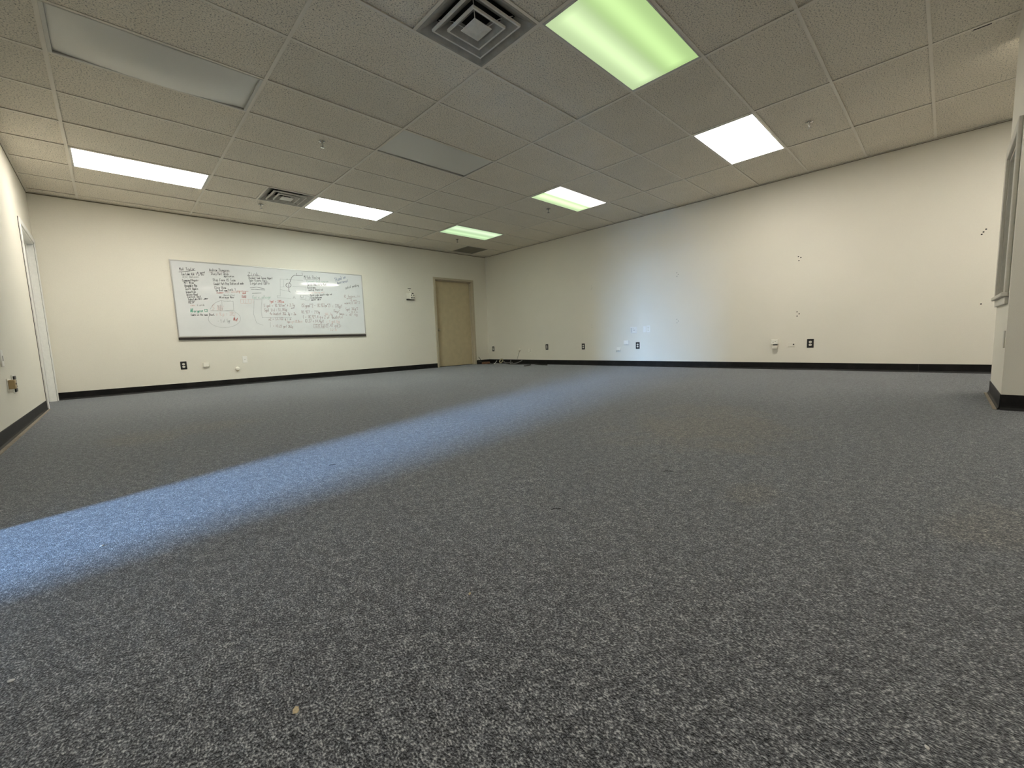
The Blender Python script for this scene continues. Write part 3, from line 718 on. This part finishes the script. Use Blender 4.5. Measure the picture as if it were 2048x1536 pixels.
for a in (
    ('Mat Taylor', 182, 190, 330, 188, 26), ('Tan Lube Vat 1', 198, 234, 345, 234, 22), ('# good', 350, 222, 418, 214, 16), ('a 50', 356, 236, 410, 236, 12), ('ACAC Balance', 212, 262, 362, 258, 20, 'g'),
    ('Command Repair', 210, 292, 362, 290, 20), ('Mil Wrap', 225, 314, 318, 312, 20), ('Hangable Mac', 230, 342, 350, 340, 22), ('Scott Again', 236, 372, 356, 370, 24), ('Inspection', 240, 402, 335, 398, 22),
    ('Access Road', 248, 424, 352, 422, 18), ('Control Unit', 258, 446, 386, 440, 18), ('Index Late Bill _ames', 262, 470, 448, 458, 18), ('RESP', 268, 498, 328, 494, 20), ('aa', 282, 520, 330, 522, 16, 'p', 0.005), ('tank', 348, 522, 420, 518, 18, 'g'),
    ('Al', 286, 578, 316, 578, 32, 'e', 0.009), ('ergens CO', 316, 580, 446, 574, 24, 'e', 0.0055), ('Cabin on the name Sheet,', 290, 612, 512, 610, 18), ('+ V.p = 72C', 524, 614, 690, 610, 34, 'p'),
    ('Andrew Thompson', 458, 196, 646, 200, 24), ('Story Part Skids', 476, 232, 640, 234, 24), ('Application', 594, 252, 690, 252, 14), ('Stop Form VS Team', 492, 290, 704, 292, 24), ('Conduit Part Prep Station cut mode', 502, 326, 780, 320, 22),
    ('Clear Room _', 510, 362, 640, 362, 24), ('For Brett name', 522, 384, 630, 384, 18), ('tank 1', 634, 380, 708, 376, 22), ('Summer', 526, 404, 598, 404, 18, 'r'), ('POS ANSWER G=', 606, 402, 790, 396, 20, 'p'), ('Uncontrolled', 592, 428, 694, 428, 16, 'g'), ('Minimum Rev', 556, 450, 692, 448, 16, 'k', 0.005),
    ('Zink', 818, 236, 926, 238, 28), ('Stardust Code Sensor Report', 824, 268, 1050, 272, 20), ('Take Kimono Part', 828, 292, 996, 294, 20), ('Legoland DBPs', 842, 320, 1022, 322, 26),
    ('Mitch Paving', 1342, 266, 1490, 270, 30), ('Concept Unit course', 1366, 302, 1568, 302, 22, 'f'), ('Switch Rebuild to Rest', 1372, 332, 1552, 330, 20), ('Build easy', 1374, 358, 1450, 358, 18), ('mockup stand out', 1384, 380, 1520, 376, 18), ('line Paving wall', 1392, 404, 1536, 400, 16, 'p'),
    ('Paint code smooth edge out', 1400, 430, 1604, 418, 16), ('Clean bathroom', 1404, 452, 1506, 448, 18), ('smooth Table', 1408, 472, 1498, 466, 18), ('Stand on', 1634, 292, 1732, 262, 30, 'b', 0.0055), ("business!", 1654, 318, 1756, 296, 26, 'b', 0.0055), ('patent pending', 1730, 362, 1852, 336, 22),
    ('Epic_phage', 862, 452, 1036, 450, 26, 'f'), ('1gal = 3785cm', 1020, 488, 1156, 490, 22, 'r', 0.005), ('5 gal = 18.927cm^ + 2.7g', 970, 530, 1254, 524, 26, 'm', 0.005), ('cm', 1222, 546, 1252, 544, 14, 'm', 0.005), ('5gal lid = 51,146g', 974, 572, 1182, 566, 26, 'm', 0.005), ('4x bucket 366.7g = 2m', 1022, 602, 1268, 606, 24, 'm', 0.005),
    ('x2 = 51.103 g = m', 1012, 654, 1222, 650, 24, 'm', 0.005), ('5gal g + 18.3kg a', 1184, 678, 1324, 672, 22, 'p', 0.005), ('= 10.23 gal 366g', 1052, 716, 1240, 724, 22, 'm', 0.005),
    ('(Signal^2 - 18.927cm^2)', 1316, 532, 1590, 530, 32, 'm', 0.005), ('= 770g/l', 1604, 534, 1702, 538, 28, 'm', 0.005), ('18.927 - 270g', 1312, 588, 1490, 590, 24, 'm', 0.005), ('( = 18,927.4 g', 1328, 636, 1500, 634, 28, 'm', 0.005), ('+ 2 of (buckets)', 1506, 640, 1706, 634, 28, 'm', 0.005), ('366.7g', 1534, 606, 1606, 606, 20, 'p', 0.005),
    ('13.27 + 14.4g/l', 1348, 672, 1530, 676, 26, 'm', 0.005), ('= 1 gal/kg', 1548, 676, 1672, 676, 24, 'p', 0.005), ('13.8 kg', 1438, 716, 1526, 718, 26, 'm', 0.005), ('(1.42 gal)', 1544, 716, 1680, 716, 30, 'm', 0.005), ('- 3.2 lb', 1562, 752, 1648, 752, 20, 'p', 0.005),
    ('8 (mass_in', 1716, 442, 1862, 440, 24, 'm', 0.005), ('army', 1738, 456, 1790, 454, 14, 'm', 0.005), ('4 may', 1776, 478, 1834, 474, 20, 'm', 0.005), ('mass/2 mm^3', 1718, 504, 1862, 498, 20, 'm', 0.005), ('5gal 366g^2', 1730, 564, 1846, 556, 24, 'm', 0.005), ('= 4.3 m', 1758, 584, 1840, 582, 14, 'm', 0.005), ('= 47 4g', 1730, 614, 1840, 610, 20, 'm', 0.005),
    ('5mg/', 1616, 576, 1668, 584, 24, 'm', 0.005), ('(mean', 1666, 602, 1716, 606, 20, 'm', 0.005), ('#d', 684, 656, 720, 660, 28, 'r', 0.008), ('- 1 of 5gr', 540, 678, 660, 670, 28, 'g', 0.005), ('5 VAV', 486, 560, 590, 570, 50, 'p', 0.005), ('s.n', 1180, 276, 1222, 278, 14, 'g', 0.005), ('A', 1236, 454, 1266, 454, 26, 'g', 0.005), ('W', 1310, 450, 1350, 450, 24, 'g', 0.005), ('tank', 764, 444, 800, 444, 22, 'r', 0.005), ('od', 770, 408, 800, 408, 20, 'r', 0.007)):
    write(*a)
draw('underline', [[(176, 204), (250, 198), (328, 190)]], 'k'); draw('underline', [[(454, 204), (650, 204)]], 'm'); draw('underline', [[(812, 240), (934, 242)]], 'k'); draw('underline', [[(1344, 274), (1470, 272)]], 'g')
draw('sketch', [[(1250, 234), (1228, 252), (1216, 278), (1206, 312)], arc(1196, 328, 24, 20, 60, 420), [(1198, 320), (1198, 348)], [(1198, 354), (1200, 384), (1212, 392)]], 'k', 0.007)
draw('sketch', [[(1272, 214), (1268, 236), (1326, 236), (1322, 212)], [(1252, 234), (1326, 236)]], 'k', 0.005)
draw('sketch', [[(1120, 430), (1118, 270), (1330, 284)], [(1150, 340), (1150, 280)], [(1116, 344), (1170, 342)], [(1116, 368), (1196, 384)], [(1118, 428), (1090, 426), (1092, 444), (1220, 450)], [(1232, 336), (1360, 346), (1356, 384)], [(1260, 374), (1264, 392), (1386, 398)]], 'g', 0.004)
draw('sketch', [[(1306, 420), (1304, 458), (1356, 458), (1360, 422), (1306, 420)], [(1366, 422), (1392, 440), (1392, 466), (1350, 470)]], 'g', 0.004)
draw('sketch', [[(722, 384), (822, 386)], [(738, 384), (740, 404)], [(762, 420), (800, 424), (800, 446)], [(764, 444), (764, 424)]], 'r', 0.005)
draw('sketch', [[(748, 460), (868, 460)], [(750, 496), (848, 496)]] + [[(x, 460), (x + 2, 496)] for x in (750, 774, 796, 822, 848, 866)], 'p', 0.004)
draw('sketch', [[(868, 460), (950, 462), (942, 560), (952, 630), (1224, 630)], [(876, 470), (872, 600), (900, 680), (960, 700)], [(1026, 670), (1028, 720)], [(968, 460), (970, 420)]], 'g', 0.004)
draw('sketch', [arc(600, 640, 150, 82, 50, -200), arc(620, 560, 150, 95, 175, 75), [(576, 470), (578, 560)], [(590, 480), (680, 476), (686, 560), (600, 566)], [(560, 510), (560, 566)], [(540, 515), (548, 560)], [(470, 566), (700, 568)]], 'g', 0.004)
draw('sketch', [[(684, 640), (700, 596)], arc(690, 600, 16, 14, 30, 300)], 'p', 0.004)
draw('sketch', [[(1432, 724), (1430, 690), (1532, 690), (1530, 726), (1432, 724)], arc(1610, 706, 74, 24, -60, 60), arc(1610, 706, 74, 24, 120, 240)], 'm', 0.004)
draw('smudge', [[(840, 352), (900, 346), (970, 360)], [(850, 366), (975, 372)], [(860, 404), (940, 400)]], 'g', 0.012)

# ------------------------------------------------------------------ wall devices
def blade(b, x, z, y): b.box(x - 0.0012, x + 0.0012, y, y + 0.0008, z - 0.005, z + 0.005)
OUT = {'plate': B().box(-0.040, 0.040, 0, 0.006, -0.0625, 0.0625, 0.003).mesh('plate')}
def recep_mesh():
    b = B(); n = 24; rx, rz = 0.0185, 0.0165
    lo = [b.bm.verts.new((rx * math.cos(2 * math.pi * k / n), 0.005, max(-0.0145, min(0.0145, rz * math.sin(2 * math.pi * k / n))))) for k in range(n)]
    hi = [b.bm.verts.new((v.co.x * 0.96, 0.0085, v.co.z * 0.96)) for v in lo]
    for k in range(n): b.bm.faces.new((lo[k], lo[(k + 1) % n], hi[(k + 1) % n], hi[k]))
    b.bm.faces.new(hi); b.bm.faces.new(lo[::-1]); return b.mesh('receptacle')
OUT['receptacle'] = recep_mesh()
sb = B(); blade(sb, -0.0065, 0.003, 0.0084); blade(sb, 0.0065, 0.003, 0.0084)
sb.box(-0.0022, 0.0022, 0.0084, 0.0092, -0.0095, -0.005); OUT['slot'] = sb.mesh('slot')
OUT['screw'] = B().lathe([(0.003, 0.0055), (0.003, 0.0068), (0.002, 0.0074)], Matrix.Rotation(-math.pi / 2, 4, 'X'), 10).mesh('screw')
def outlet(pos, lab):
    (loc, rz) = pos
    r = empty('power_outlet', loc, rz); tag(r, lab, 'outlet', 'black plate power outlets')
    link('plate', OUT['plate'], 'black_plastic', r)
    for z in (0.0205, -0.0205):
        o = link('receptacle', OUT['receptacle'], 'ivory', r); o.location = (0, 0, z)
        link('slot', OUT['slot'], 'dark', o)
    link('screw', OUT['screw'], 'chrome', r)
    return r
outlet(at_far(0.922, 0.379), 'black outlet plate below the end of the whiteboard near the white door')
outlet(at_right(6.69, 0.372), 'black outlet plate in the corner above the heap of cables')
outlet(at_right(4.85, 0.395), 'black outlet plate beside the small jack with a dark underside')
outlet(at_right(3.84, 0.391), 'black outlet plate with only bare wall around it, third from the cable corner')
outlet(at_right(2.59, 0.391), 'black outlet plate under the white keypad plate')
outlet(at_right(-0.09, 0.377), 'black outlet plate next to the flat painted-over plate with one hole')

def surface_jack(pos, lab, sx, sz, sy, mat='ivory', hole=True, name='phone_jack', group=True):
    (loc, rz) = pos
    r = empty(name, loc, rz); tag(r, lab, 'wall jack', 'small surface mounted wall jacks' if group else None)
    B().box(-sx / 2 - 0.004, sx / 2 + 0.004, 0, 0.005, -sz / 2 - 0.004, sz / 2 + 0.004, 0.001).obj('base', mat, r)
    c = B().box(-sx / 2, sx / 2, 0.005, sy, -sz / 2, sz / 2, 0.004, 2).obj('cover', mat, r)
    if hole: B().box(-0.008, 0.008, 0.012, sy - 0.006, -sz / 2 - 0.001, -sz / 2 + 0.004).obj('socket', 'dark', c)
    return r
surface_jack(at_far(1.207, 0.372), 'ivory boxy wall jack next to the outlet below the whiteboard', 0.075, 0.062, 0.032)
surface_jack(at_right(5.39, 0.322), 'small ivory wall jack beside the round one with a wire', 0.062, 0.072, 0.03)
surface_jack(at_right(2.82, 0.452), 'white boxy wall jack just above the outlet under the keypad plate', 0.10, 0.07, 0.03, 'white_plastic')
j = surface_jack(at_right(2.985, 0.332), 'yellowed ivory wall jack with a dangling wire end low on the bare wall', 0.085, 0.06, 0.032)
B().tube([(0.034, 0.02, 0.01), (0.042, 0.03, -0.03), (0.052, 0.012, -0.062)], 0.003, 6, 4).obj('loose_wire', 'cable_grey', j, True)
# round jacks
def round_jack(pos, lab):
    (loc, rz) = pos
    r = empty('round_jack', loc, rz); tag(r, lab, 'wall jack', 'round wall jacks')
    B().lathe([(0.034, 0), (0.034, 0.012), (0.030, 0.028), (0.020, 0.034), (0.004, 0.035)], Matrix.Rotation(-math.pi / 2, 4, 'X'), 24).obj('cover', 'ivory', r, True)
    B().box(-0.009, 0.009, 0.012, 0.030, -0.040, -0.026).obj('socket', 'tan_plastic', r)
    return r
round_jack(at_far(1.634, 0.275), 'round ivory wall jack below the blank plate under the whiteboard')
rj = round_jack(at_right(5.72, 0.345), 'round ivory wall jack with a wire running down to the baseboard')
B().tube([(-0.006, 0.02, -0.035), (0.03, 0.02, -0.10), (0.08, 0.012, -0.20), (0.10, 0.010, -0.235)], 0.0032, 6, 4).obj('jack_wire', 'cable_grey', rj, True)
# blank coax plate below the whiteboard
r = empty('coax_plate', *at_far(1.755, 0.425)); tag(r, 'blank white wall plate with one centre hole below the whiteboard', 'wall plate')
B().box(-0.035, 0.035, 0, 0.006, -0.0575, 0.0575, 0.003).obj('plate', 'white_plastic', r)
B().lathe([(0.005, 0.0055), (0.005, 0.010), (0.002, 0.0105)], Matrix.Rotation(-math.pi / 2, 4, 'X'), 12).obj('connector', 'grille', r)
# keypad style data plate
r = empty('data_plate', *at_right(2.665, 0.683)); tag(r, 'wide white wall plate with a grid of ports and one socket', 'wall plate')
B().box(-0.062, 0.075, 0, 0.007, -0.06, 0.06, 0.003).obj('plate', 'white_plastic', r)
pm = B().box(-0.004, 0.004, 0.0065, 0.0078, -0.004, 0.004).mesh('port')
for px in (0.058, 0.042):      # local x runs to world +y, which is to the left seen from the room
    for pz in (0.028, 0.006, -0.016, -0.036):
        o = link('port', pm, 'dark', r); o.location = (px, 0, pz)
for px, pz in ((0.01, 0.02), (-0.012, -0.006), (-0.018, -0.001), (0.006, -0.012)):
    o = link('port', pm, 'grille', r); o.location = (px, 0, pz)
# white duplex with open cover
r = empty('duplex_plate', *at_right(2.372, 0.689)); tag(r, 'white duplex outlet plate with a thin flap at its side', 'outlet')
B().box(-0.036, 0.036, 0, 0.008, -0.062, 0.062, 0.003).obj('plate', 'white_plastic', r)
B().box(0.05, 0.105, 0, 0.003, -0.055, 0.055, 0.001).obj('side_flap', 'white_plastic', r)
for z in (0.021, -0.021):
    o = link('receptacle', OUT['receptacle'], 'white_plastic', r); o.location = (0, 0.002, z)
    link('slot', OUT['slot'], 'dark', o)
# stacked box
r = empty('junction_box', *at_right(0.342, 0.385)); tag(r, 'ivory two-tier wall box with a smaller block under it', 'wall box')
B().box(-0.045, 0.045, 0, 0.045, -0.012, 0.062, 0.004, 2).obj('upper_box', 'ivory', r)
B().box(-0.034, 0.030, 0, 0.050, -0.078, -0.030, 0.004, 2).obj('lower_box', 'ivory', r)
B().box(-0.030, 0.026, 0, 0.012, -0.030, -0.012).obj('neck', 'dark', r)
for px, pz in ((0.018, 0.018), (-0.010, 0.03)):
    B().box(px - 0.009, px + 0.009, 0.0445, 0.0462, pz - 0.003, pz + 0.003).obj('port', 'grille', r)
# flat painted-over jack
r = empty('flat_jack', *at_right(0.14, 0.358)); tag(r, 'flat painted-over wall plate with a single dark hole', 'wall plate')
B().box(-0.05, 0.042, 0, 0.006, -0.026, 0.03, 0.003).obj('plate', 'wall', r)
B().lathe([(0.009, 0.0055), (0.009, 0.008), (0.004, 0.0082)], Matrix.Translation((-0.03, 0, 0.008)) @ Matrix.Rotation(-math.pi / 2, 4, 'X'), 12).obj('hole', 'dark', r)
# sensor beside the olive door
r = empty('wall_sensor', *at_far(5.035, 1.648)); tag(r, 'ivory access control box with dark screw openings beside the olive door', 'wall device')
B().box(-0.02, 0.11, 0, 0.03, -0.075, 0.045, 0.004).obj('back_plate', 'ivory', r)
B().box(-0.085, 0.025, 0, 0.045, -0.085, 0.062, 0.008, 2).obj('cover', 'ivory', r)
B().box(-0.02, 0.058, 0, 0.006, 0.075, 0.15, 0.001).obj('upper_plate', 'ivory', r)
B().box(-0.018, 0.060, 0.0, 0.008, 0.143, 0.156).box(0.012, 0.03, 0.005, 0.008, 0.108, 0.122).obj('bracket_slot', 'dark', r)
for px, pz, wx, wz in ((-0.03, 0.042, 0.022, 0.010), (0.0, 0.005, 0.008, 0.014), (-0.058, 0.002, 0.008, 0.014), (-0.004, -0.052, 0.016, 0.012), (-0.058, -0.052, 0.012, 0.012)):
    B().box(px - wx, px + wx, 0.0445, 0.0462, pz - wz, pz + wz).obj('opening', 'dark', r)
B().box(-0.08, 0.11, 0.0, 0.028, -0.10, -0.084).obj('bottom_lip', 'dark', r)
# left wall devices
r = empty('power_outlet', *at_left(3.70, 0.385)); tag(r, 'black outlet in a white raised plate on the wall of the white door', 'outlet', 'black plate power outlets')
B().box(-0.056, 0.056, 0, 0.007, -0.072, 0.072, 0.003).obj('plate', 'white_plastic', r)
B().box(-0.04, 0.04, 0.007, 0.016, -0.0625, 0.0625, 0.002).obj('outlet_face', 'black_plastic', r)
for z in (0.0205, -0.0205):
    o = link('receptacle', OUT['receptacle'], 'ivory', r); o.location = (0, 0.0105, z); link('slot', OUT['slot'], 'dark', o)
r = empty('phone_jack', *at_left(3.47, 0.392)); tag(r, 'aged tan phone jack next to the black outlet in a white plate', 'wall jack', 'small surface mounted wall jacks')
B().box(-0.045, 0.045, 0, 0.006, -0.045, 0.045, 0.001).obj('base', 'ivory', r)
c = B().box(-0.038, 0.038, 0.006, 0.04, -0.034, 0.034, 0.005, 2).obj('cover', 'tan_plastic', r)
B().box(-0.012, 0.012, 0.0395, 0.0412, -0.002, 0.010).obj('socket', 'dark', c)
B().box(-0.012, 0.016, 0, 0.022, -0.062, -0.045, 0.002).obj('wire_clip', 'ivory', r)
r = empty('switch_plate', *at_left(3.35, 0.59)); tag(r, 'blank white wall plate above the tan phone jack', 'wall plate')
B().box(-0.040, 0.040, 0, 0.010, -0.06, 0.06, 0.003).obj('plate', 'white_plastic', r)
B().box(-0.010, 0.010, 0.0095, 0.016, -0.02, 0.02, 0.002).obj('toggle', 'white_plastic', r)
r = empty('wall_plate', (4.415, SY, 0.465), 0.0); tag(r, 'thin white wall plate under the interior window of the short partition', 'wall plate')
B().box(-0.035, 0.035, 0, 0.006, -0.0575, 0.0575, 0.002).obj('plate', 'trim_grey', r)

# ------------------------------------------------------------------ screw holes in the right wall
hm = B().lathe([(0.007, 0.0), (0.007, 0.0008), (0.004, 0.0010)], Matrix.Rotation(-math.pi / 2, 4, 'Y'), 10).mesh('screw_hole')
for (y, z, offs) in ((0.075, 1.574, ((0.014, 0.03), (-0.016, 0.01), (0.006, -0.028))), (0.07, 0.80, ((0.012, 0.03), (-0.014, 0.0), (0.010, -0.03))),
                     (1.834, 1.593, ((0.012, 0.03), (-0.012, 0.0), (0.010, -0.03))), (1.83, 0.802, ((0.012, 0.03), (-0.014, 0.0), (0.010, -0.03))),
                     (3.611, 1.579, ((0.0, 0.03), (-0.01, -0.01), (0.008, -0.03))), (3.615, 0.806, ((0.006, 0.02), (0.0, -0.03))),
                     (-1.665, 1.578, ((0.0, 0.03), (0.018, 0.004), (0.03, -0.02))), (-1.671, 0.788, ((0.0, 0.0),))):
    for dy, dz in offs:
        o = link('screw_hole', hm, 'dark', wr); o.location = (XR, y + dy, z + dz)
        s = 0.55 if y > 3 else (0.8 if y > 1 else 1.1); o.scale = (1, s, s)

# ------------------------------------------------------------------ cables and odds in the far corner
r = B().box(-0.10, 0.10, -0.05, 0.05, 0, 0.055, 0.003).obj('cardboard_box', 'cardboard'); r.location = (6.98, 6.70, 0); r.rotation_euler = (0, 0, -0.35)
tag(r, 'small brown cardboard piece lying against the baseboard beside the olive door', 'box')
r = empty('power_adapter', (6.87, 6.80, 0)); tag(r, 'black power adapter with an upright cable stub beside the olive door frame', 'adapter')
B().box(-0.035, 0.035, -0.045, 0.045, 0, 0.075, 0.006, 2).obj('body', 'black_plastic', r)
B().tube([(0, 0, 0.07), (0.01, -0.01, 0.12), (-0.01, 0, 0.16), (-0.03, 0.01, 0.185)], 0.006, 7, 4).obj('cable_stub', 'cable_black', r, True)
def coil(name, loc, R, r, turns, mat, lab, tilt, seed):
    q = random.Random(seed); pts = []
    n = turns * 12
    for k in range(n + 1):
        a = 2 * math.pi * k / 12; rr = R * q.uniform(0.82, 1.1)
        pts.append((rr * math.cos(a), rr * 0.85 * math.sin(a), r + 0.006 * (k / 12) + q.uniform(0, 0.006)))
    o = B().tube(pts, r, 6, 3).obj(name, mat, None, True); o.location = loc; o.rotation_euler = tilt
    tag(o, lab, 'cable', 'loose cables in the corner'); return o
coil('coiled_cable', (7.13, 6.26, 0.065), 0.055, 0.006, 4, 'cable_cream', 'cream cable wound into a small coil leaning on the baseboard', (0.0, -1.0, 0.2), 1)
def cable(pts, r, mat, lab):
    o = B().tube(pts, r, 7, 6).obj('loose_cable', mat, None, True); tag(o, lab, 'cable', 'loose cables in the corner'); return o
cable([(7.20, 6.52, 0.07), (7.12, 6.48, 0.03), (7.02, 6.42, 0.008), (6.95, 6.30, 0.007), (6.97, 6.14, 0.007)], 0.007, 'cable_white', 'white cable bent over the carpet in front of the cream coil')
cable([(7.215, 6.02, 0.085), (7.17, 5.98, 0.05), (7.12, 6.02, 0.03), (7.09, 6.12, 0.045), (7.13, 6.17, 0.06)], 0.011, 'cable_grey', 'thick grey cable curling up the baseboard next to the coil')
cable([(7.218, 5.62, 0.09), (7.18, 5.66, 0.06), (7.12, 5.74, 0.025), (7.08, 5.86, 0.011), (7.12, 5.94, 0.02), (7.17, 5.90, 0.04)], 0.011, 'cable_grey', 'thick grey hooked cable below the round jack with the wire')
cable([(7.19, 6.40, 0.10), (7.16, 6.20, 0.03), (7.05, 5.95, 0.009), (7.0, 5.6, 0.009), (7.08, 5.3, 0.009), (6.9, 5.05, 0.009), (6.62, 4.98, 0.009)], 0.009, 'cable_black', 'long black cable snaking along the carpet from the corner')
cable([(7.16, 6.60, 0.012), (7.08, 6.52, 0.009), (6.98, 6.50, 0.009), (6.92, 6.56, 0.009)], 0.008, 'cable_black', 'short black cable between the cardboard piece and the coil')
cable([(7.10, 5.10, 0.01), (7.0, 4.85, 0.01), (6.98, 4.62, 0.01)], 0.010, 'cable_black', 'short black cable end lying apart on the carpet')

# ------------------------------------------------------------------ crumbs and threads on the carpet
def crumb(x, y, s, mat, lab, name='carpet_crumb'):
    q = random.Random(int((x + 9) * 1000)); b = B()
    bmesh.ops.create_icosphere(b.bm, subdivisions=2, radius=1.0)
    for v in b.bm.verts:
        v.co *= q.uniform(0.7, 1.15); v.co = Vector((v.co.x * s, v.co.y * s * 0.7, v.co.z * s * 0.35))
    o = b.obj(name, mat); o.location = (x, y, s * 0.3); o.rotation_euler = (0, 0, q.uniform(0, 3))
    tag(o, lab, 'debris', 'bits of debris on the carpet'); return o
crumb(0.277, -0.712, 0.0075, 'crumb', 'largest tan crumb on the bare carpet')
crumb(-0.071, -0.262, 0.006, 'lint_white', 'white paper scrap on the carpet near the blue daylight')
crumb(0.664, -0.673, 0.0045, 'crumb', 'small tan crumb on the open carpet')
crumb(0.879, -1.421, 0.004, 'lint_white', 'tiny white scrap on the carpet')
crumb(0.04, 0.36, 0.006, 'lint_white', 'white speck lying in the strip of blue daylight')
crumb(1.62, -0.78, 0.005, 'lint_white', 'white speck on the open carpet')
def thread(x, y, L, a, lab):
    ca, sa = math.cos(a), math.sin(a)
    o = B().tube([(-L / 2, 0, 0.002), (-L / 6, L * 0.12, 0.003), (L / 5, -L * 0.08, 0.003), (L / 2, L * 0.05, 0.002)], 0.001, 5, 4).obj('dark_thread', 'lint_dark')
    o.location = (x, y, 0); o.rotation_euler = (0, 0, a); tag(o, lab, 'debris', 'bits of debris on the carpet')
thread(1.164, -0.514, 0.035, -0.5, 'curled dark thread on the open carpet')
thread(0.852, 0.661, 0.03, -0.3, 'dark thread lying in the strip of blue daylight')
thread(1.78, -0.62, 0.04, -0.9, 'straight dark thread on the open carpet')
